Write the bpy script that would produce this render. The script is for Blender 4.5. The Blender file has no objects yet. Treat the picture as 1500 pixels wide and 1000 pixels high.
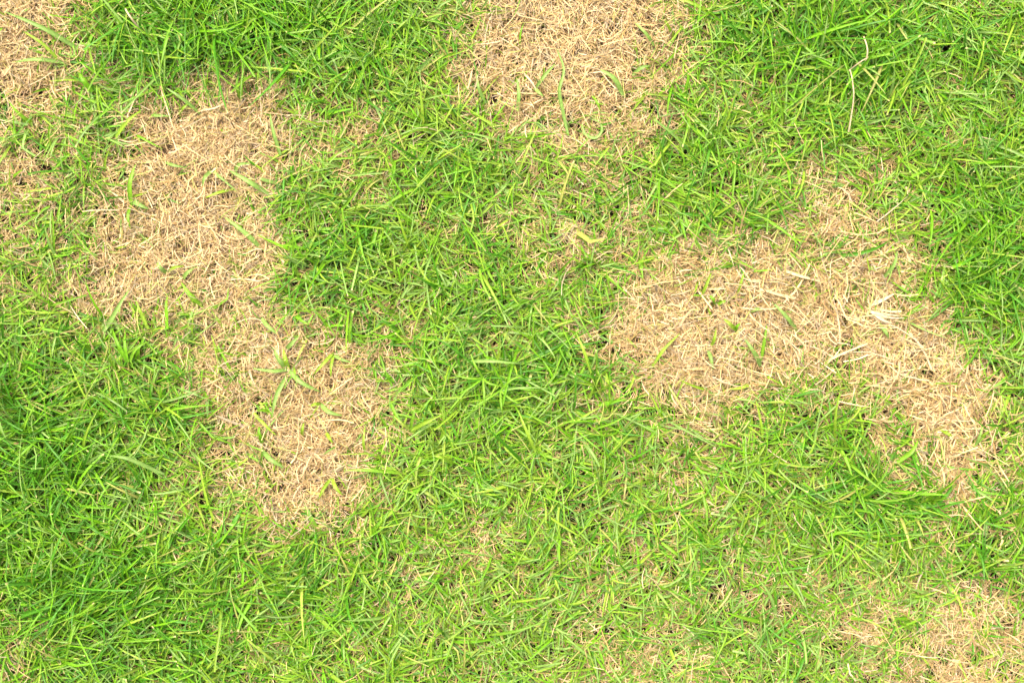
import bpy, math
import numpy as np

# ------------------------------------------------------------------ camera, light, exposure
S = 0.0007                       # metres per photograph pixel on the ground (frame is 1.05 m wide)
scene = bpy.context.scene
cam_data = bpy.data.cameras.new('camera')
cam_data.lens = 50.0; cam_data.sensor_width = 36.0
cam_data.clip_start = 0.02; cam_data.clip_end = 400.0
cam = bpy.data.objects.new('camera', cam_data)
scene.collection.objects.link(cam)
cam.location = (0.0, 0.0, 1500 * S * 50.0 / 36.0 + 0.008)
cam.rotation_euler = (0.0, 0.0, 0.0)          # standing height, looking straight down
scene.camera = cam

SUN_EL, SUN_AZ = math.radians(62), math.radians(325)
world = bpy.data.worlds.new('World'); scene.world = world
world.use_nodes = True
wn = world.node_tree.nodes; wl = world.node_tree.links
bg = wn['Background']; bg.inputs['Strength'].default_value = 0.09
sky = wn.new('ShaderNodeTexSky'); sky.sky_type = 'NISHITA'; sky.sun_disc = False
sky.sun_elevation = SUN_EL; sky.sun_rotation = SUN_AZ
sky.air_density = 0.6; sky.dust_density = 9.0; sky.ozone_density = 1.0
wl.new(sky.outputs[0], bg.inputs[0])

sun_data = bpy.data.lights.new('sun', 'SUN')
sun_data.energy = 1.5; sun_data.angle = math.radians(42); sun_data.color = (1.0, 0.94, 0.82)
sun = bpy.data.objects.new('sun', sun_data); scene.collection.objects.link(sun)
sun.rotation_euler = (math.pi / 2 - SUN_EL, 0.0, -SUN_AZ + math.pi)

scene.view_settings.view_transform = 'Standard'
scene.view_settings.look = 'None'
scene.view_settings.gamma = 1.0
scene.view_settings.exposure = 1.92
scene.view_settings.use_curve_mapping = False
scene.cycles.max_bounces = 8
scene.cycles.diffuse_bounces = 2
scene.cycles.transmission_bounces = 4

rng = np.random.default_rng(11)
col = scene.collection

# ------------------------------------------------------------------ fields over the lawn (pixel units, y down)
def lattice(seed, n=256):
    return np.random.default_rng(seed).random((n, n)).astype(np.float32)

def vnoise(x, y, scale, seed):
    L = _lat.setdefault(seed, lattice(seed))
    n = L.shape[0]
    u = np.asarray(x) / scale + 57.3; v = np.asarray(y) / scale + 91.7
    iu = np.floor(u).astype(int); iv = np.floor(v).astype(int)
    fu = u - iu; fv = v - iv
    fu = fu * fu * (3 - 2 * fu); fv = fv * fv * (3 - 2 * fv)
    a = L[iv % n, iu % n]; b = L[iv % n, (iu + 1) % n]
    c = L[(iv + 1) % n, iu % n]; d = L[(iv + 1) % n, (iu + 1) % n]
    return (a * (1 - fu) + b * fu) * (1 - fv) + (c * (1 - fu) + d * fu) * fv - 0.5
_lat = {}

COVER = """
1 1 4 8 9 9 9 9 9 8 8 8 7 5 1 0 0 0 0 2 7 7 7 7 8 9 8 7 7 8
0 1 5 8 9 9 9 9 8 7 8 8 7 5 1 1 0 0 1 3 7 7 7 8 9 9 8 8 7 7
1 2 5 5 4 3 3 2 4 6 7 8 7 4 1 1 0 1 2 5 6 6 7 8 8 9 8 8 7 7
4 4 6 4 1 1 1 1 4 6 7 7 8 6 3 3 3 2 3 5 7 7 7 7 8 7 8 7 6 7
6 6 7 5 0 0 0 1 4 6 5 5 8 8 6 6 5 5 4 7 7 7 7 7 7 7 8 8 7 7
3 4 6 4 1 0 1 2 7 8 7 7 8 8 7 6 6 6 7 8 7 8 6 5 4 4 7 8 8 8
4 4 4 3 1 0 0 1 8 9 8 7 8 7 6 5 4 4 5 7 7 7 6 5 3 4 5 8 8 9
6 6 5 1 0 0 0 1 6 8 9 8 8 7 6 6 5 4 6 4 4 5 3 4 5 4 4 8 9 9
6 5 3 0 0 1 1 3 5 8 8 8 8 6 6 6 6 6 3 1 1 1 1 2 3 2 3 6 8 9
7 7 5 4 6 5 3 2 3 4 5 5 7 7 7 7 7 6 2 0 1 1 1 1 1 2 2 2 5 8
8 7 7 6 6 5 2 2 1 1 3 5 7 8 8 8 7 7 4 0 0 1 1 2 1 1 1 1 4 8
8 4 7 9 8 5 4 2 1 1 2 5 7 8 8 8 8 7 6 3 2 3 5 6 5 5 3 1 2 8
8 8 9 9 8 7 5 2 0 0 1 5 7 8 8 8 8 7 6 5 5 6 6 7 7 6 2 0 2 6
9 9 9 9 8 7 6 3 0 0 2 6 8 8 8 7 7 7 6 6 6 6 7 8 8 7 5 1 1 6
9 9 8 8 7 7 5 3 1 1 3 7 8 8 7 7 7 7 6 6 6 7 8 8 8 8 7 2 3 7
9 9 8 8 7 7 6 5 3 4 6 7 7 6 6 6 6 7 7 7 7 7 8 8 8 9 7 6 7 7
9 9 9 8 8 7 7 6 7 7 7 6 6 6 6 7 7 7 7 7 7 6 6 7 7 8 8 6 5 6
8 9 9 9 9 8 7 8 8 8 7 6 6 6 7 7 7 6 7 7 6 7 4 5 4 5 5 3 5 6
6 8 9 9 9 8 7 7 7 7 7 7 7 6 6 7 6 6 6 6 6 8 6 6 4 5 5 4 2 3
4 7 9 9 8 8 7 7 7 7 7 7 8 7 6 7 6 6 5 5 5 6 7 7 6 5 4 2 2 3
"""
CG = np.array([[float(v) for v in r.split()] for r in COVER.strip().splitlines()]) / 9.0
_p = np.pad(CG, 1, mode='edge')
CG = .56 * CG + .11 * (_p[:-2, 1:-1] + _p[2:, 1:-1] + _p[1:-1, :-2] + _p[1:-1, 2:])

def grid_lookup(x, y):
    """smooth lookup of the cover map; beyond the frame it relaxes to ordinary lawn with its own patches"""
    u = np.clip(x / 50.0 - 0.5, 0, 28.999); v = np.clip(y / 50.0 - 0.5, 0, 18.999)
    iu = u.astype(int); iv = v.astype(int); fu = u - iu; fv = v - iv
    fu = fu * fu * (3 - 2 * fu) * .5 + fu * .5; fv = fv * fv * (3 - 2 * fv) * .5 + fv * .5
    g = (CG[iv, iu] * (1 - fu) + CG[iv, iu + 1] * fu) * (1 - fv) + (CG[iv + 1, iu] * (1 - fu) + CG[iv + 1, iu + 1] * fu) * fv
    out = np.maximum(np.maximum(-x, x - 1500), np.maximum(-y, y - 1000))
    k = np.clip(out / 160.0, 0, 1)
    far = np.clip(0.68 + 1.1 * vnoise(x, y, 210, 5) + 0.5 * vnoise(x, y, 90, 6), 0.05, 1)
    return g * (1 - k) + far * k

def cover(x, y):
    wx = x + 34 * vnoise(x, y, 45, 1) + 18 * vnoise(x, y, 17, 2)
    wy = y + 34 * vnoise(x, y, 45, 3) + 18 * vnoise(x, y, 17, 4)
    g = grid_lookup(wx, wy)
    n = 0.30 * vnoise(x, y, 38, 7) + 0.22 * vnoise(x, y, 16, 8)
    n += .16 * vnoise(x, y, 8, 9)
    return np.clip(g * .93 + .03 + n * (0.42 + 1.9 * g * (1.15 - g)), 0, 1)

def blobs(x, y, items):
    v = np.zeros_like(x, dtype=float)
    for (cx, cy, rx, ry, a) in items:
        v += a * np.exp(-((x - cx) / rx) ** 2 - ((y - cy) / ry) ** 2)
    return v

LUSH = [(40, 690, 130, 150, .9), (140, 900, 200, 90, .8), (190, 590, 60, 60, .6), (300, 40, 170, 75, .9),
        (1250, 70, 170, 90, .75), (1440, 360, 80, 130, .9), (470, 350, 80, 80, .4), (1260, 720, 160, 80, .6),
        (780, 520, 170, 130, .30), (660, 230, 80, 70, .35), (480, 870, 110, 70, .45), (1010, 250, 110, 60, .35),
        (1120, 920, 90, 90, .3), (510, 50, 80, 60, .3), (1480, 820, 70, 90, .4)]
def vigor(x, y):
    return np.clip(blobs(x, y, LUSH) + 0.5 * vnoise(x, y, 60, 12), 0, 1)

GREY = [(1130, 930, 200, 110, .9), (720, 900, 200, 80, .45), (700, 500, 170, 90, .35), (120, 230, 110, 90, .4), (1300, 870, 90, 60, .6)]
def grey(x, y):
    return np.clip(blobs(x, y, GREY) + 0.4 * vnoise(x, y, 90, 13), 0, 1)

FLOW = [(150, 900, 170, 100, 28, 1.0), (60, 650, 110, 110, 20, .7), (300, 50, 170, 90, -62, .6), (1240, 80, 150, 110, 82, .7),
        (1220, 760, 180, 80, -22, .7), (470, 330, 80, 90, 15, .5), (560, 740, 120, 90, 35, .5), (1020, 300, 140, 90, 20, .5),
        (1440, 330, 80, 120, -55, .4), (880, 470, 120, 90, 25, .4), (240, 640, 110, 90, -35, .5), (1060, 860, 120, 120, 65, .4)]
def flow(x, y):
    ax = np.zeros_like(x, dtype=float); ay = np.zeros_like(x, dtype=float)
    for (cx, cy, rx, ry, deg, a) in FLOW:
        w = a * np.exp(-((x - cx) / rx) ** 2 - ((y - cy) / ry) ** 2)
        ax += w * math.cos(2 * math.radians(deg)); ay += w * math.sin(2 * math.radians(deg))
    ax += .55 * vnoise(x, y, 70, 21); ay += .55 * vnoise(x, y, 70, 22)
    return np.arctan2(ay, ax) / 2, np.clip(np.hypot(ax, ay), 0, 1)

def soil_h(x, y):
    return S * (9 * vnoise(x, y, 120, 31) + 6 * vnoise(x, y, 38, 32) + 3.0 * vnoise(x, y, 13, 33) + 1.5 * vnoise(x, y, 6, 34))

# ------------------------------------------------------------------ materials
def nodes_of(m):
    m.use_nodes = True
    nt = m.node_tree; nt.nodes.clear()
    return nt, nt.nodes, nt.links

def blade_material(name, rough, trans, spec, tcol):
    m = bpy.data.materials.new(name); nt, n, l = nodes_of(m)
    out = n.new('ShaderNodeOutputMaterial')
    at = n.new('ShaderNodeAttribute'); at.attribute_name = 'tint'
    tc = n.new('ShaderNodeTexCoord')
    no = n.new('ShaderNodeTexNoise'); no.inputs['Scale'].default_value = 420; no.inputs['Detail'].default_value = 3
    l.new(tc.outputs['Object'], no.inputs['Vector'])
    mr = n.new('ShaderNodeMapRange'); mr.inputs['From Min'].default_value = .3; mr.inputs['From Max'].default_value = .7
    mr.inputs['To Min'].default_value = .8; mr.inputs['To Max'].default_value = 1.18
    l.new(no.outputs['Fac'], mr.inputs['Value'])
    mul = n.new('ShaderNodeVectorMath'); mul.operation = 'SCALE'
    l.new(at.outputs['Color'], mul.inputs[0]); l.new(mr.outputs[0], mul.inputs['Scale'])
    p = n.new('ShaderNodeBsdfPrincipled')
    l.new(mul.outputs[0], p.inputs['Base Color'])
    p.inputs['Roughness'].default_value = rough
    p.inputs['Specular IOR Level'].default_value = spec
    t = n.new('ShaderNodeBsdfTranslucent')
    tm = n.new('ShaderNodeVectorMath'); tm.operation = 'MULTIPLY'; tm.inputs[1].default_value = tcol
    l.new(mul.outputs[0], tm.inputs[0]); l.new(tm.outputs[0], t.inputs['Color'])
    mx = n.new('ShaderNodeMixShader'); mx.inputs[0].default_value = trans
    l.new(p.outputs[0], mx.inputs[1]); l.new(t.outputs[0], mx.inputs[2]); l.new(mx.outputs[0], out.inputs[0])
    return m

MAT_GREEN = blade_material('green_leaf', .46, .30, .32, (1.1, 1.25, .6))
MAT_STRAW = blade_material('dry_straw', .65, .07, .2, (1.1, 1.05, .9))

def soil_material():
    m = bpy.data.materials.new('lawn_soil'); nt, n, l = nodes_of(m)
    out = n.new('ShaderNodeOutputMaterial'); p = n.new('ShaderNodeBsdfPrincipled')
    tc = n.new('ShaderNodeTexCoord')
    at = n.new('ShaderNodeAttribute'); at.attribute_name = 'tint'
    a = n.new('ShaderNodeTexNoise'); a.inputs['Scale'].default_value = 160; a.inputs['Detail'].default_value = 6
    b = n.new('ShaderNodeTexVoronoi'); b.inputs['Scale'].default_value = 520
    l.new(tc.outputs['Object'], a.inputs['Vector']); l.new(tc.outputs['Object'], b.inputs['Vector'])
    mr = n.new('ShaderNodeMapRange'); mr.inputs['From Min'].default_value = .3; mr.inputs['From Max'].default_value = .7
    mr.inputs['To Min'].default_value = .55; mr.inputs['To Max'].default_value = 1.4
    l.new(a.outputs['Fac'], mr.inputs['Value'])
    mul = n.new('ShaderNodeVectorMath'); mul.operation = 'SCALE'
    l.new(at.outputs['Color'], mul.inputs[0]); l.new(mr.outputs[0], mul.inputs['Scale'])
    l.new(mul.outputs[0], p.inputs['Base Color'])
    p.inputs['Roughness'].default_value = .95; p.inputs['Specular IOR Level'].default_value = .15
    bp = n.new('ShaderNodeBump'); bp.inputs['Strength'].default_value = .8; bp.inputs['Distance'].default_value = .002
    l.new(b.outputs['Distance'], bp.inputs['Height']); l.new(bp.outputs[0], p.inputs['Normal'])
    l.new(p.outputs[0], out.inputs[0])
    return m

# ------------------------------------------------------------------ the ground: one sheet to the horizon
def make_ground():
    core = np.linspace(-.9, .9, 301)
    step = .9 * np.power(1.24, np.arange(1, 27))
    ax = np.concatenate([-step[::-1], core, step])
    X, Y = np.meshgrid(ax, ax)
    px, py = X / S + 750, 500 - Y / S
    r = np.maximum(abs(X), abs(Y))
    Z = np.where(r < .95, soil_h(px, py), 0.0) - 0.001
    n = len(ax)
    i = np.arange(n * n).reshape(n, n)
    f = np.stack([i[:-1, :-1], i[:-1, 1:], i[1:, 1:], i[1:, :-1]], -1).reshape(-1, 4)
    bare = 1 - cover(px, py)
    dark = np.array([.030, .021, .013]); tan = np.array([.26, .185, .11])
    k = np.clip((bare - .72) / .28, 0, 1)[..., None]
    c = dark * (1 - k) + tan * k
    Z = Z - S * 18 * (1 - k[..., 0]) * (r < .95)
    farc = np.array([.075, .13, .028]); straw = np.array([.22, .17, .085])
    fk = np.clip((r - .9) / .35, 0, 1)[..., None]
    pn = np.clip(.5 + vnoise(px, py, 900, 41) + .6 * vnoise(px, py, 260, 42), 0, 1)[..., None]
    c = c * (1 - fk) + (farc * pn + straw * (1 - pn)) * fk
    co = np.stack([X, Y, Z], -1).reshape(-1, 3)
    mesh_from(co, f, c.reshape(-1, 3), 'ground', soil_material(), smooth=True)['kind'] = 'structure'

def mesh_from(co, f, c, name, mat, parent=None, smooth=True):
    me = bpy.data.meshes.new(name)
    k = f.shape[1]
    me.vertices.add(len(co)); me.vertices.foreach_set('co', co.astype(np.float32).ravel())
    me.loops.add(f.size); me.loops.foreach_set('vertex_index', f.astype(np.int32).ravel())
    me.polygons.add(len(f)); me.polygons.foreach_set('loop_start', np.arange(0, f.size, k, dtype=np.int32))
    me.polygons.foreach_set('loop_total', np.full(len(f), k, dtype=np.int32))
    me.polygons.foreach_set('use_smooth', np.full(len(f), smooth))
    me.update(calc_edges=True)
    at = me.attributes.new('tint', 'FLOAT_COLOR', 'POINT')
    rgba = np.ones((len(co), 4), np.float32); rgba[:, :3] = c
    at.data.foreach_set('color', rgba.ravel())
    me.materials.append(mat)
    o = bpy.data.objects.new(name, me); col.objects.link(o)
    if parent: o.parent = parent
    return o

make_ground()

# ------------------------------------------------------------------ blades
def ribbons(cx, cy, cz, az, roll, W, prof, fold, ctint):
    """centre lines (N,K) in pixels -> vertices, faces, colours; fold>0 gives a V section with three columns"""
    N, K = cx.shape
    tx = np.gradient(cx, axis=1); ty = np.gradient(cy, axis=1); tz = np.gradient(cz, axis=1)
    T = np.stack([tx, ty, tz], -1); T /= np.linalg.norm(T, axis=-1, keepdims=True) + 1e-9
    H = np.stack([-np.sin(az), np.cos(az), np.zeros_like(az)], -1)
    Nn = np.cross(T, H); Nn /= np.linalg.norm(Nn, axis=-1, keepdims=True) + 1e-9
    Nn *= np.where(Nn[..., 2:3] < 0, -1, 1)
    cr, sr = np.cos(roll)[..., None], np.sin(roll)[..., None]
    side = H * cr + Nn * sr; up = Nn * cr - H * sr
    w = (W[:, None] * prof / 2)[..., None]
    C = np.stack([cx, cy, cz], -1)
    if fold is None:
        V = np.stack([C - side * w, C + side * w], 2); M = 2; cc = np.stack([ctint, ctint], 2)
    else:
        d = up * w * fold[:, None, None]
        V = np.stack([C - side * w + d, C - d * .5, C + side * w + d], 2); M = 3
        cc = np.stack([ctint, ctint * np.array([1.3, 1.22, 1.35]), ctint], 2)
    idx = np.arange(N * K * M).reshape(N, K, M)
    f = np.stack([idx[:, :-1, :-1], idx[:, :-1, 1:], idx[:, 1:, 1:], idx[:, 1:, :-1]], -1).reshape(-1, 4)
    return V.reshape(-1, 3), f, cc.reshape(-1, 3)

def grow(x, y, z, az0, L, W, e0, de, da, K, roll, blunt, base_c, tip_c, fold, kink=None):
    """x,y in photo pixels (y down); the rest in pixel-sized world units"""
    N = len(x)
    t = 1 - (1 - np.linspace(0, 1, K)[None, :]) ** (1.5 if K > 4 else 1.0)
    tm = (t[:, 1:] + t[:, :-1]) / 2
    e = e0[:, None] + de[:, None] * tm
    a = az0[:, None] + da[:, None] * tm
    if kink is not None: a = a + kink[0][:, None] * (tm > kink[1][:, None])
    st = L[:, None] * np.diff(t)
    dx = np.cos(e) * np.cos(a) * st; dy = np.cos(e) * np.sin(a) * st; dz = np.sin(e) * st
    z0c = np.zeros((N, 1))
    cx = x[:, None] + np.concatenate([z0c, np.cumsum(dx, 1)], 1)
    cy = -y[:, None] + np.concatenate([z0c, np.cumsum(dy, 1)], 1)
    cz = z[:, None] + np.concatenate([z0c, np.cumsum(dz, 1)], 1)
    fl = (soil_h(cx, -cy) / S)
    cz = np.maximum(cz + soil_h(x, y)[:, None] / S, fl + .6)
    aa = np.concatenate([a[:, :1], (a[:, 1:] + a[:, :-1]) / 2, a[:, -1:]], 1)
    full = np.minimum(1, .62 + t * 1.9) * np.power(np.clip(1 - t, 0, 1), .55) * 1.25
    full = np.minimum(full, 1)
    bl = np.minimum(1, .62 + t * 1.9) * (1 - .35 * t)
    prof = np.where(blunt[:, None], bl, np.maximum(full, .06))
    k = np.clip((t - .94) / .06, 0, 1)[..., None] * np.where(blunt, 1, .45)[:, None, None]
    b = np.clip(1 - t / .22, 0, 1)[..., None]
    c = base_c[:, None, :] * (1 - k) + tip_c[:, None, :] * k
    pale = base_c * np.array([1.5, 1.25, 1.6]) + np.array([.03, .02, .01])
    c = c * (1 - .55 * b) + pale[:, None, :] * .55 * b
    V, f, cc = ribbons(cx, cy, cz, aa, np.broadcast_to(roll[:, None], aa.shape), W, prof, fold, c)
    V = V * S
    V[:, 0] -= 750 * S; V[:, 1] += 500 * S
    return V, f, cc

def join(parts):
    Vs, Fs, Cs, o = [], [], [], 0
    for V, f, c in parts:
        Vs.append(V); Fs.append(f + o); Cs.append(c); o += len(V)
    return np.concatenate(Vs), np.concatenate(Fs), np.concatenate(Cs)

X0, X1, Y0, Y1 = -420, 1920, -380, 1380
def scatter(n):
    x = rng.uniform(X0, X1, n); y = rng.uniform(Y0, Y1, n)
    out = np.maximum(np.maximum(-x, x - 1500), np.maximum(-y, y - 1000))
    keep = rng.random(n) < np.where(out < 90, 1, .42)
    return x[keep], y[keep]

def pick(pal, w, n):
    pal = np.array(pal); w = np.array(w, float)
    if w.ndim == 1: w = np.tile(w / w.sum(), (n, 1))
    w = w / w.sum(1, keepdims=True)
    i = (rng.random(n)[:, None] > np.cumsum(w, 1)).sum(1).clip(0, len(pal) - 1)
    return pal[i]

# dead patches: soft centres used to tell which patch a straw belongs to
PATCHES = [
    ('dead bleached patch in the top left corner of the lawn', [(30, 70, 110, 110)]),
    ('large pale dead patch left of centre with a long bare middle', [(290, 230, 130, 110), (250, 370, 130, 100)]),
    ('dead straw patch below the large left one, tapering to a brown foot', [(450, 610, 120, 150), (370, 500, 70, 60)]),
    ('dead straw patch cut off by the top edge of the picture', [(830, 70, 150, 120)]),
    ('widest dead patch, coarse pale straw running down to the right', [(1020, 460, 130, 110), (1230, 420, 130, 130), (1400, 590, 90, 160)]),
    ('small tan dead patch in the bottom right corner of the lawn', [(1430, 960, 90, 60)]),
]
COARSE = [(1230, 430, 140, 110, 1.0), (1400, 620, 110, 150, 1.0), (1040, 400, 110, 60, .5)]

STRAW = np.array([(.56, .43, .225), (.45, .335, .155), (.28, .195, .085), (.42, .29, .11), (.38, .32, .21), (.38, .38, .11), (.54, .45, .28)]) * np.array([1.0, .975, .91])

def hole(x, y, bare):
    g = 1.15 * vnoise(x, y, 6.5, 51) + .35 * vnoise(x, y, 18, 52) + .25 * vnoise(x, y, 70, 53)
    return np.clip(1 + g * 3.3 - .25 * (bare < .8), .02, 1)

def straws():
    x, y = scatter(960000)
    n = len(x)
    co = np.clip(blobs(x, y, COARSE), 0, 1)
    u = rng.random(n)
    L = np.where(u < .62, rng.uniform(8, 24, n), np.where(u < .94, rng.uniform(20, 38, n), rng.uniform(34, 60, n))) * (1 + .3 * co)
    # straw lies loosely in swirls of its own
    az = vnoise(x, y, 34, 61) * 6 + vnoise(x, y, 90, 62) * 5 + rng.normal(0, 1.0, n) + np.pi * (rng.random(n) < .5)
    c = cover(x, y); bare = 1 - c
    lush = vigor(x, y) * c
    dens = np.clip(.24 + .95 * np.clip((bare - .25) / .5, 0, 1) - .2 * lush, .06, 1)
    # holes in the mat where the dark soil shows through, judged at the middle of each straw
    mx, my = x + np.cos(az) * L * .45, y - np.sin(az) * L * .45
    dens *= hole(mx, my, bare)
    k = rng.random(n) < dens
    x, y, bare, co, L, az, u = x[k], y[k], bare[k], co[k], L[k], az[k], u[k]; n = len(x)
    W = np.where(u < .62, rng.uniform(.7, 1.4, n), rng.uniform(.9, 1.8, n)) * (1 + .45 * co)
    broad = rng.random(n) < .010 + .05 * co; W = np.where(broad, rng.uniform(2.4, 4, n), W)
    h = rng.random(n) ** 1.2
    z = h * (7 + 12 * np.clip(bare, 0, 1))
    e0 = rng.normal(.12, .30, n); e0 = np.where(rng.random(n) < .12, rng.uniform(.5, 1.2, n), e0)
    de = -rng.uniform(0, .7, n)
    da = rng.normal(0, .55, n)
    kink = (np.where(rng.random(n) < .12, rng.normal(0, .8, n), 0), rng.uniform(.3, .7, n))
    w = np.stack([.34 + .5 * h, .36 * np.ones(n), .42 * (1 - h) + .12, np.full(n, .10) + .18 * (vnoise(x, y, 22, 71) > .2),
                  .16 + .25 * (vnoise(x, y, 40, 72) > .18), .07 + .30 * (1 - bare), .10 * h + .05], 1)
    # browner thatch under living grass: shade of the gaps put into the straw colour
    w[:, 2] += .6 * (1 - bare); w[:, 0] *= .35 + .65 * bare
    cc = pick(STRAW, w, n) * rng.uniform(.75, 1.15, n)[:, None]
    V, f, c3 = grow(x, y, z, az, L, W, e0, de, da, 4, rng.normal(0, .5, n), rng.random(n) < .6,
                    cc, cc * 1.08, None, kink)
    # hand each straw to its dead patch, or to the thatch under the living grass
    own = np.full(n, -1)
    best = np.full(n, 1.25)
    for i, (_, cs) in enumerate(PATCHES):
        for (px, py, rx, ry) in cs:
            d = np.hypot((x - px) / rx, (y - py) / ry)
            m = (d < best) & (bare > .30); own[m] = i; best[m] = d[m]
    V = V.reshape(n, 8, 3); c3 = c3.reshape(n, 8, 3); f1 = f.reshape(n, 3, 4)[0]
    def emit(mask, name):
        m = mask.sum()
        ff = (f1[None] + 8 * np.arange(m)[:, None, None]).reshape(-1, 4)
        return mesh_from(V[mask].reshape(-1, 3), ff, c3[mask].reshape(-1, 3), name, MAT_STRAW)
    o = emit(own < 0, 'dry_thatch')
    o['kind'] = 'stuff'; o['label'] = 'brown dry thatch showing between the green blades of the lawn'; o['category'] = 'dead grass'
    for i, (lab, _) in enumerate(PATCHES):
        o = emit(own == i, 'dead_grass_patch')
        o['kind'] = 'stuff'; o['label'] = lab; o['category'] = 'dead grass'; o['group'] = 'dead patches in the lawn'
    return n

LIME, MID, DEEP, GLAUC, FRESH, YEL = (.195, .325, .022), (.135, .285, .014), (.055, .190, .007), (.170, .295, .056), (.120, .30, .007), (.220, .315, .038)
TIPC = np.array([.48, .42, .18])

def green(nshoots, per, scale, lo, seed_w):
    x, y = scatter(nshoots)
    c = cover(x, y)
    clump = vnoise(x, y, 11, 81) + .5 * vnoise(x, y, 24, 82)
    p = np.clip(c ** (1.05 if lo else 1.3) * (1.08 + 1.1 * clump), 0, 1) * np.where(c < .1, .4, 1) * ((1 - .45 * vigor(x, y)) * (.25 + .75 * hole(x, y, 1 - c)) if lo else 1) + (.05 + .07 * np.clip(c / .25, 0, 1) if lo else .016)
    k = rng.random(len(x)) < p
    x, y, c = x[k], y[k], c[k]
    v = vigor(x, y); fa, fs = flow(x, y); gr = grey(x, y)
    flip = np.pi * (rng.random(len(x)) < np.where(fs > .5, .25, .5))
    a0 = fa + flip + rng.normal(0, 1, len(x)) * (1.35 - .95 * fs)
    rep = np.repeat(np.arange(len(x)), per)
    keep = rng.random(len(rep)) < .8
    rep = rep[keep]; n = len(rep)
    x = x[rep] + rng.normal(0, 2.5, n); y = y[rep] + rng.normal(0, 2.5, n)
    c, v, gr, fs = c[rep], v[rep], gr[rep], fs[rep]
    az = a0[rep] + rng.normal(0, .75, n) * (1.25 - .8 * fs)
    L = scale * rng.lognormal(0, .32, n) * (.62 + .45 * c + .55 * v)
    W = np.clip(rng.lognormal(math.log(2.6), .32, n), 1.6, 7.5) * (.78 + .22 * np.clip(L / 60, .5, 1.5))
    if lo: W *= .78
    e0 = np.clip(rng.normal(.60 + .22 * v, .28, n), .05, 1.35)
    if lo: e0 *= .7
    de = -rng.uniform(.45, 1.5, n)
    da = rng.normal(0, .32, n)
    z = rng.uniform(1, 9, n) * (.4 + .8 * c) + (0 if lo else 1) * rng.uniform(0, 13, n) * c
    wts = np.stack([.34 * (1 - v) * (1 - .6 * gr) + .04, .34 + 0 * v, .12 + .9 * v, .16 + .55 * gr + .10 * (1 - v), .16 + .5 * v * (1 - gr), .035 * (1 - v) + .008], 1)
    base = pick([LIME, MID, DEEP, GLAUC, FRESH, YEL], wts, n) * rng.uniform(.78, 1.22, n)[:, None]
    if lo: base = base * np.array([1.0, .88, .9])
    half = rng.random(n) < (.26 if lo else .10) * (1 - c) + .01      # half-dead blades, commonest along the rims of the patches
    base = np.where(half[:, None], .45 * base + .55 * np.array([.40, .33, .11]), base)
    blunt = rng.random(n) < .22
    tip = np.where((rng.random(n) < .5)[:, None], TIPC, base * 1.25)
    kink = (np.where(rng.random(n) < .10, rng.normal(0, .7, n), 0), rng.uniform(.3, .7, n))
    fold = rng.uniform(.15, .7, n)
    return grow(x, y, z, az, L, W, e0, de, da, 5 if lo else 7, rng.normal(0, .42, n), blunt, base, tip, None if lo else fold, kink)

ns = straws()
parts = [green(115000, 2, 23, True, 0)]
o = mesh_from(*join(parts), 'grass_undergrowth', MAT_GREEN)
o['kind'] = 'stuff'; o['label'] = 'short fine green shoots growing low between the lawn blades'; o['category'] = 'grass'
V, F, Cc = green(41000, 4, 38, False, 1)
o = mesh_from(V, F, Cc, 'green_grass', MAT_GREEN)
o['kind'] = 'stuff'; o['label'] = 'long green lawn blades lying every way around the dead patches'; o['category'] = 'grass'

# coarse lawn going on outside the picture
def outer_lawn():
    n = 60000
    r = rng.uniform(1300, 4800, n) ; a = rng.uniform(0, 2 * np.pi, n)
    x = 750 + r * np.cos(a); y = 500 + r * np.sin(a)
    out = np.maximum(np.maximum(X0 - x, x - X1), np.maximum(Y0 - y, y - Y1))
    k = out > -40; x, y = x[k], y[k]; n = len(x)
    g = rng.random(n) < np.clip(.75 + 1.1 * vnoise(x, y, 210, 5), .1, 1)
    base = np.where(g[:, None], pick([LIME, MID, DEEP, GLAUC, FRESH], [1, 2, 1, 1, 1], n), pick(STRAW, [1] * 7, n))
    return grow(x, y, rng.uniform(0, 8, n), rng.uniform(0, 6.28, n), rng.uniform(60, 130, n), rng.uniform(6, 13, n),
                rng.uniform(.2, .8, n), -rng.uniform(.4, 1.2, n), rng.normal(0, .3, n), 4, rng.normal(0, .4, n),
                rng.random(n) < .3, base, base * 1.1, None)
o = mesh_from(*outer_lawn(), 'outer_grass', MAT_GREEN)
o['kind'] = 'stuff'; o['label'] = 'lawn grass going on beyond the edges of the picture'; o['category'] = 'grass'

# ------------------------------------------------------------------ blades, sprigs and stalks that can be picked out one by one
PALE = (.41, .335, .185); STRAWC = (.50, .36, .18)
TONE = {'lime': LIME, 'mid': MID, 'deep': DEEP, 'grey': GLAUC, 'fresh': FRESH, 'yellow': YEL, 'pale': PALE, 'straw': STRAWC}

def curve_pts(P, K):
    P = np.array(P, float)
    if len(P) == 2:
        m = (P[0] + P[1]) / 2; d = P[1] - P[0]
        m = m + np.array([-d[1], d[0]]) * rng.normal(0, .04)
        P = np.array([P[0], m, P[1]])
    Q = np.vstack([2 * P[0] - P[1], P, 2 * P[-1] - P[-2]])
    res = []
    for s in np.linspace(0, len(P) - 1, K):
        i = min(int(s), len(P) - 2); t = s - i
        p0, p1, p2, p3 = Q[i], Q[i + 1], Q[i + 2], Q[i + 3]
        res.append(.5 * ((2 * p1) + (p2 - p0) * t + (2 * p0 - 5 * p1 + 4 * p2 - p3) * t * t + (3 * p1 - p0 - 3 * p2 + p3) * t ** 3))
    return np.array(res)

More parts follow.
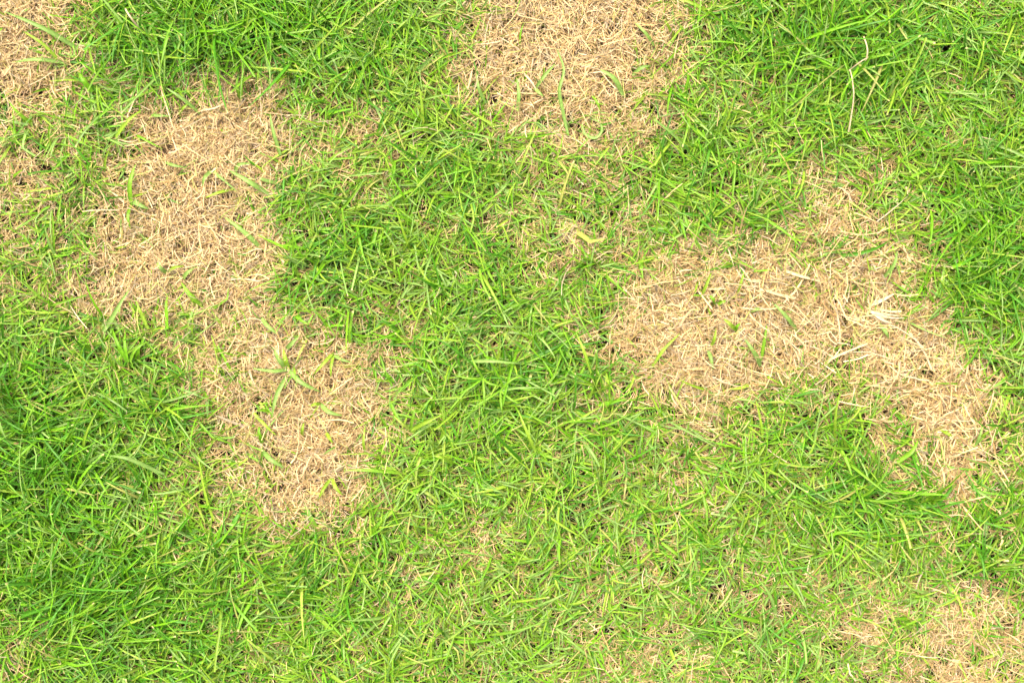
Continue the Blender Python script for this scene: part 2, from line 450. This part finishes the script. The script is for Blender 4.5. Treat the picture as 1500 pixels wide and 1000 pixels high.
def blade_mesh(P, W, tone, name, parent=None, arch=None, stalk=False, origin=(0, 0)):
    K = 13
    c = curve_pts(P, K)
    ln = np.hypot(*(c[-1] - c[0]))
    t = np.linspace(0, 1, K)
    arch = arch if arch is not None else min(22, 8 + ln * .14)
    z0 = 14 + 20 * np.clip((grid_lookup(c[:, 0], c[:, 1]) - .45) / .4, 0, 1)      # on top of the taller turf
    cz = z0 + soil_h(c[:, 0], c[:, 1]) / S + arch * np.sin(np.pi * np.clip(t * .85, 0, 1)) + 3 * t
    # the lens looks from above the middle: pull raised points to where the eye line through them meets the turf
    cx, cy = c[:, 0], -c[:, 1]
    az = np.arctan2(np.gradient(cy), np.gradient(cx))
    base = np.array(TONE[tone]) * rng.uniform(.9, 1.15)
    if stalk: prof = np.full(K, 1.0) - .3 * t
    else: prof = np.minimum(1, .6 + t * 2) * np.minimum(1, 1.3 * np.power(1 - t, .5)); prof = np.maximum(prof, .08)
    tint = np.tile(base, (K, 1))
    if not stalk:
        b = np.clip(1 - t / .2, 0, 1)[:, None] * .5; tint = tint * (1 - b) + (base * 1.5 + .03) * b
    V, f, cc = ribbons(cx[None], cy[None], cz[None], az[None], np.full((1, K), rng.normal(0, .12)), np.array([float(W) * 1.0]),
                       prof[None], np.array([.4]), tint[None])
    V = V * S; V[:, 0] -= 750 * S; V[:, 1] += 500 * S
    V[:, 0] -= origin[0]; V[:, 1] -= origin[1]
    o = mesh_from(V, f, cc, name, MAT_STRAW if tone in ('pale', 'straw') else MAT_GREEN, parent)
    return o

def item(name, cat, label, blades, group=None, stalk=False, arch=None):
    bx, by = blades[0][0][0]
    org = ((bx - 750) * S, (500 - by) * S)
    if len(blades) == 1:
        P, W, tone = blades[0]
        o = blade_mesh(P, W, tone, name, None, arch, stalk, org)
        o.location = (org[0], org[1], 0)
    else:
        o = bpy.data.objects.new(name, None); o.empty_display_size = .01; col.objects.link(o)
        o.location = (org[0], org[1], 0)
        for (P, W, tone) in blades:
            blade_mesh(P, W, tone, 'stalk' if stalk else 'blade', o, arch, stalk, org)
    o['label'] = label; o['category'] = cat
    if group: o['group'] = group
    return o

SP, BL, ST = 'green sprigs rooted in or beside the dead patches', 'single green blades lying over dead straw', 'loose dry stalks'
def sprig(label, *b): item('grass_sprig', 'grass sprig', label, list(b), SP)
def blade(label, P, W, tone): item('grass_shoot', 'grass blade', label, [(P, W, tone)], BL)
def stalk(label, P, W, tone='pale', arch=9): item('dry_stalk', 'dry stalk', label, [(P, W, tone)], ST, True, arch)

# dead patch below the large left one
sprig('star-shaped sprig of six grey-green blades alone on the lower left dead patch',
      ([(423, 541), (412, 527), (404, 512)], 7, 'grey'), ([(423, 541), (421, 526), (417, 511)], 7, 'lime'),
      ([(423, 541), (402, 543), (372, 539)], 5.5, 'grey'), ([(423, 541), (444, 559), (470, 573)], 7, 'grey'),
      ([(424, 545), (408, 578), (400, 612)], 6.5, 'grey'), ([(420, 511), (430, 503), (440, 492)], 6, 'grey'))
sprig('three-bladed lime sprig right of the star-shaped sprig, one blade pointing down left',
      ([(489, 516), (476, 532), (462, 547)], 5, 'lime'), ([(489, 519), (487, 535), (486, 552)], 4.5, 'lime'),
      ([(489, 520), (502, 526), (518, 531)], 4.5, 'grey'))
sprig('two short green blades spreading on the straw below the star-shaped sprig',
      ([(470, 592), (484, 602), (503, 608)], 6.5, 'grey'), ([(470, 592), (463, 591), (456, 594)], 5, 'lime'))
sprig('upturned V of two yellow-green blades at the foot of the lower left dead patch',
      ([(485, 700), (476, 714), (468, 730)], 5, 'lime'), ([(487, 700), (494, 712), (503, 724)], 6, 'lime'))
blade('short curved green blade in the middle of the lower left dead patch', [(496, 652), (485, 657), (475, 665)], 3.5, 'grey')
blade('small lime blade standing upright left of centre in the lower left dead patch', [(443, 638), (445, 628), (447, 618)], 5, 'lime')
blade('thin lime blade lying on the right part of the lower left dead patch', [(478, 633), (484, 640), (489, 648)], 5, 'lime')
blade('broad green blade reaching into the lower left dead patch from its left rim', [(384, 660), (400, 672), (418, 684)], 7, 'grey')
blade('long straight lime blade on the left rim of the lower left dead patch', [(372, 604), (388, 618), (407, 637)], 5, 'lime')
blade('yellow-green upright blade left of the lower left dead patch', [(385, 648), (382, 636), (381, 624)], 5.5, 'fresh')
blade('grey-green blade crossing the straw between the two left dead patches', [(384, 466), (396, 478), (410, 490)], 6, 'grey')
blade('pale vertical blade on the right rim of the lower left dead patch', [(535, 662), (534, 645), (536, 622)], 4, 'lime')

# large left dead patch
sprig('two blue-green blades meeting at a corner, right side of the large left dead patch',
      ([(395, 285), (368, 268), (338, 251)], 7, 'grey'), ([(344, 254), (352, 243), (370, 240)], 5.5, 'grey'))
sprig('thin forked sprig with bowed blades in the middle right of the large left dead patch',
      ([(312, 250), (304, 260), (299, 274)], 5.5, 'grey'), ([(312, 250), (326, 262), (350, 282)], 4, 'grey'),
      ([(341, 277), (322, 284), (303, 291)], 4.5, 'lime'))
sprig('small V of two green blades in the lower middle of the large left dead patch',
      ([(246, 400), (240, 394), (232, 385)], 6, 'grey'), ([(246, 400), (257, 393), (272, 390)], 5, 'lime'))
sprig('green sprig with one broad vertical blade, left rim of the large left dead patch',
      ([(193, 300), (195, 272), (202, 242)], 7, 'mid'), ([(194, 293), (206, 300), (220, 307)], 7, 'grey'),
      ([(193, 300), (192, 318), (194, 336)], 5, 'mid'))
blade('long tapering green blade lying across the lower right of the large left dead patch', [(382, 362), (362, 342), (330, 318)], 7, 'grey')
blade('short fat green blade lying low in the large left dead patch', [(268, 409), (277, 401), (288, 392)], 6, 'grey')
blade('long green blade crossing the lower rim of the large left dead patch', [(296, 447), (282, 432), (268, 414)], 7, 'mid')
blade('broad pale green blade climbing the lower left rim of the large left dead patch', [(152, 486), (172, 462), (193, 424)], 7, 'grey')
blade('narrow bright green blade upright under the large left dead patch', [(247, 482), (248, 456), (247, 432)], 5.5, 'fresh')
blade('lime blade leaning left under the large left dead patch', [(219, 482), (211, 460), (202, 440)], 5.5, 'lime')
blade('short faded green blade lying near the centre of the large left dead patch', [(243, 238), (258, 244), (275, 247)], 4.5, 'grey')
blade('short blue-green blade lying at the top of the large left dead patch', [(222, 170), (237, 172), (254, 173)], 4.5, 'grey')
blade('long straight lime blade on the upper left rim of the large left dead patch', [(171, 202), (190, 184), (211, 163)], 6, 'lime')
blade('slim green blade on the right rim of the large left dead patch', [(412, 228), (404, 198), (398, 168)], 5, 'grey')
sprig('two upright green blades side by side above the large left dead patch',
      ([(352, 145), (350, 130), (350, 114)], 5, 'mid'), ([(354, 145), (357, 130), (362, 113)], 5, 'mid'))
sprig('crossed green blades at the upper edge of the large left dead patch',
      ([(292, 166), (274, 150), (246, 131)], 5.5, 'grey'), ([(262, 168), (272, 160), (283, 151)], 4.5, 'lime'))

# top left dead patch
blade('broad light blade reaching left over the top left dead patch', [(97, 93), (62, 92), (26, 94)], 6, 'grey')
blade('long bent pale blade across the top left dead patch', [(113, 71), (74, 48), (14, 22)], 7, 'grey')
blade('faded thin blade slanting over the right side of the top left dead patch', [(92, 93), (68, 68), (40, 50)], 5, 'lime')
blade('broad dark lime blade below and right of the top left dead patch', [(138, 136), (129, 122), (119, 109)], 7.5, 'fresh')
blade('blue-green blade poking in from the left edge over the top left dead patch', [(-6, 64), (2, 55), (9, 44)], 7, 'mid')

# top dead patch
sprig('tall wavy green blade with a side blade in the middle of the top dead patch',
      ([(832, 200), (822, 160), (818, 136), (825, 108), (815, 74)], 5.5, 'grey'), ([(784, 131), (798, 114), (813, 96)], 5, 'grey'))
item('grass_shoot', 'grass blade', 'green blade curled round in a ring under the top dead patch',
     [([(852, 183), (857, 198), (872, 203), (881, 193), (877, 180), (862, 175)], 4.5, 'grey')], BL, arch=6)
blade('straight vertical grey-green blade left of the wavy one in the top dead patch', [(758, 165), (760, 142), (757, 117)], 5.5, 'grey')
blade('narrow green blade bowed down the left side of the top dead patch', [(712, 152), (702, 134), (698, 110)], 5, 'grey')
blade('hooked green blade at the lower right of the top dead patch', [(913, 140), (899, 118), (878, 104)], 7, 'grey')
blade('short blue-green blade rising to the right at the right rim of the top dead patch', [(926, 111), (938, 102), (953, 98)], 5.5, 'grey')
blade('green blade slanting down at the right rim of the top dead patch', [(958, 68), (944, 54), (928, 36)], 5, 'grey')
blade('thin dark green blade in the lower part of the top dead patch', [(866, 141), (873, 152), (879, 166)], 3.5, 'mid')
blade('small green blade pointing down right from the pale stem in the top dead patch', [(782, 130), (788, 138), (796, 145)], 5, 'grey')
stalk('thin pale straight stalk slanting out of the grass below the top dead patch', [(759, 256), (772, 224), (787, 188)], 3.4, 'yellow', 16)
stalk('pale stalk lying down right in the left of the top dead patch', [(766, 108), (776, 120), (785, 134)], 3)

# right dead patch
blade('long slim green blade lying in the middle of the widest dead patch', [(1168, 486), (1150, 466), (1128, 442)], 6.5, 'grey')
blade('straight green blade at the lower middle rim of the widest dead patch', [(1114, 536), (1102, 517), (1088, 496)], 7, 'grey')
blade('upright tapering green blade at the lower rim of the widest dead patch', [(1114, 530), (1116, 500), (1121, 475)], 5, 'mid')
blade('long slim green blade at the left rim of the widest dead patch', [(955, 536), (970, 512), (994, 488)], 5, 'lime')
sprig('two stubby green blades, one above the other, low in the widest dead patch',
      ([(1041, 506), (1044, 495), (1047, 482)], 5, 'lime'), ([(1036, 513), (1039, 526), (1043, 542)], 5.5, 'grey'))
sprig('small bright green leafy sprig in the left half of the widest dead patch',
      ([(1078, 484), (1068, 476), (1058, 467)], 6, 'lime'), ([(1076, 484), (1077, 478), (1082, 474)], 5, 'fresh'))
sprig('tiny green sprig just above centre in the left half of the widest dead patch',
      ([(1049, 446), (1043, 440), (1038, 433)], 6, 'mid'), ([(1049, 446), (1056, 443), (1062, 440)], 5, 'mid'))
blade('lime blade leaning right in the upper left of the widest dead patch', [(1027, 431), (1033, 416), (1041, 398)], 5, 'lime')
blade('pale lime upright blade near the top of the widest dead patch', [(1080, 428), (1083, 414), (1088, 398)], 4.5, 'lime')
blade('short green blade lying flat right of centre in the widest dead patch', [(1098, 456), (1106, 453), (1116, 455)], 5, 'grey')
blade('grey-green blade slanting up at the upper rim of the widest dead patch', [(1293, 407), (1303, 390), (1310, 368)], 6, 'grey')
blade('dark grey-green blade right of the pale dead leaf sheaf', [(1313, 474), (1330, 457), (1348, 443)], 5.5, 'mid')
blade('short green blade pointing down just below the pale dead leaf sheaf', [(1286, 474), (1292, 485), (1300, 498)], 6, 'grey')
blade('small upright green blade in the lower right arm of the widest dead patch', [(1427, 652), (1429, 638), (1434, 622)], 4.5, 'grey')
blade('small lime blade in the middle of the lower right arm of the widest dead patch', [(1377, 628), (1384, 634), (1392, 639)], 5.5, 'lime')
blade('green blade at the left rim of the widest dead patch\'s lower right arm', [(1312, 676), (1330, 660), (1342, 644)], 7, 'mid')
item('dead_leaf_sheaf', 'dead leaves', 'pale frayed sheaf of bleached leaves in the upper right of the widest dead patch',
     [([(1272, 456), (1290, 462), (1312, 468)], 5.5, 'pale'), ([(1274, 458), (1290, 460), (1320, 463)], 3.5, 'pale'),
      ([(1272, 454), (1288, 468), (1306, 474)], 5, 'pale'), ([(1276, 460), (1294, 465), (1338, 466)], 3, 'pale'),
      ([(1276, 447), (1290, 439), (1308, 430)], 5.5, 'pale')], arch=9)
stalk('broad flat straw lying level in the right half of the widest dead patch', [(1170, 438), (1140, 432), (1112, 424)], 5, 'straw')
stalk('long pale straw crossing the lower middle of the widest dead patch', [(1210, 530), (1228, 519), (1268, 503)], 4, 'straw')
stalk('long pale straw slanting down right near the top of the widest dead patch', [(1148, 396), (1172, 405), (1200, 412)], 5, 'straw')

# the lush grass
item('dry_stalk', 'dry stalk', 'long bent straw-coloured stalk standing in the lush grass at the upper right',
     [([(1237, 200), (1240, 158), (1238, 132), (1236, 109)], 2.5, 'pale'), ([(1236, 109), (1250, 99), (1264, 91)], 2.0, 'pale')], ST, True, 22)
stalk('thin upright straw stalk above the long bent one at the upper right', [(1262, 97), (1262, 80), (1258, 60)], 2.6)
stalk('pale stalk lying in the dark grass right of the top left dead patch', [(214, 52), (205, 38), (194, 22)], 3, 'pale', 20)
stalk('thin reddish straw stalk hanging over the upper left of the large left dead patch', [(236, 127), (247, 158), (257, 190)], 2.4, 'straw')
stalk('short pale stalk leaning over the upper left rim of the large left dead patch', [(201, 139), (196, 158), (189, 176)], 2.6, 'pale')
stalk('level pale stalk lying left of the large left dead patch', [(122, 310), (148, 309), (178, 309)], 2.2, 'pale', 14)
stalk('forked-looking pale stalk at the top of the large left dead patch', [(295, 163), (318, 160), (330, 154)], 2.6, 'pale')
sprig('bright sprig with two long blades opening upwards, right of the lower left dead patch',
      ([(602, 629), (590, 618), (577, 607)], 4, 'yellow'), ([(602, 629), (626, 616), (651, 604)], 6, 'lime'), ([(602, 629), (606, 612), (610, 596)], 5, 'mid'))
sprig('star of narrow green blades near the middle of the lawn',
      ([(708, 553), (698, 536), (690, 517)], 3.6, 'mid'), ([(708, 553), (718, 560), (742, 566)], 3.4, 'mid'),
      ([(708, 553), (710, 578), (709, 602)], 3.4, 'mid'), ([(708, 553), (690, 553), (668, 549)], 3.4, 'mid'), ([(708, 553), (690, 566), (672, 576)], 3.4, 'fresh'))
sprig('second star of green blades mid-lawn, with one very long blade to its right',
      ([(733, 571), (766, 566), (808, 568)], 3.4, 'grey'), ([(733, 571), (712, 584), (692, 596)], 3.4, 'mid'),
      ([(733, 571), (734, 590), (737, 606)], 3.2, 'mid'), ([(733, 571), (748, 556), (768, 547)], 3.4, 'mid'), ([(733, 571), (750, 584), (764, 590)], 3.4, 'mid'))
blade('long nearly level pale green blade above the two stars in the middle of the lawn', [(685, 529), (722, 528), (764, 532)], 5, 'grey')
blade('long slanting lime blade right of the two stars in the middle of the lawn', [(784, 660), (772, 632), (758, 598)], 5, 'lime')
blade('long slanting green blade at the right edge of the central grass', [(865, 546), (855, 518), (843, 488)], 5, 'lime')
blade('long arched grey-green blade in the lush lower left grass', [(245, 692), (200, 668), (168, 664)], 6, 'grey')
blade('long light green blade curving across the lush left grass', [(6, 558), (10, 600), (22, 640)], 7, 'grey')
sprig('upright sprig of bright blades in lush grass below the large left dead patch',
      ([(190, 530), (180, 505), (168, 482)], 5.5, 'fresh'), ([(192, 530), (190, 508), (187, 486)], 5, 'fresh'), ([(194, 530), (206, 512), (222, 500)], 5, 'mid'))
print('straws', ns, 'tris', sum(len(o.data.polygons) for o in bpy.data.objects if o.type == 'MESH') * 2)
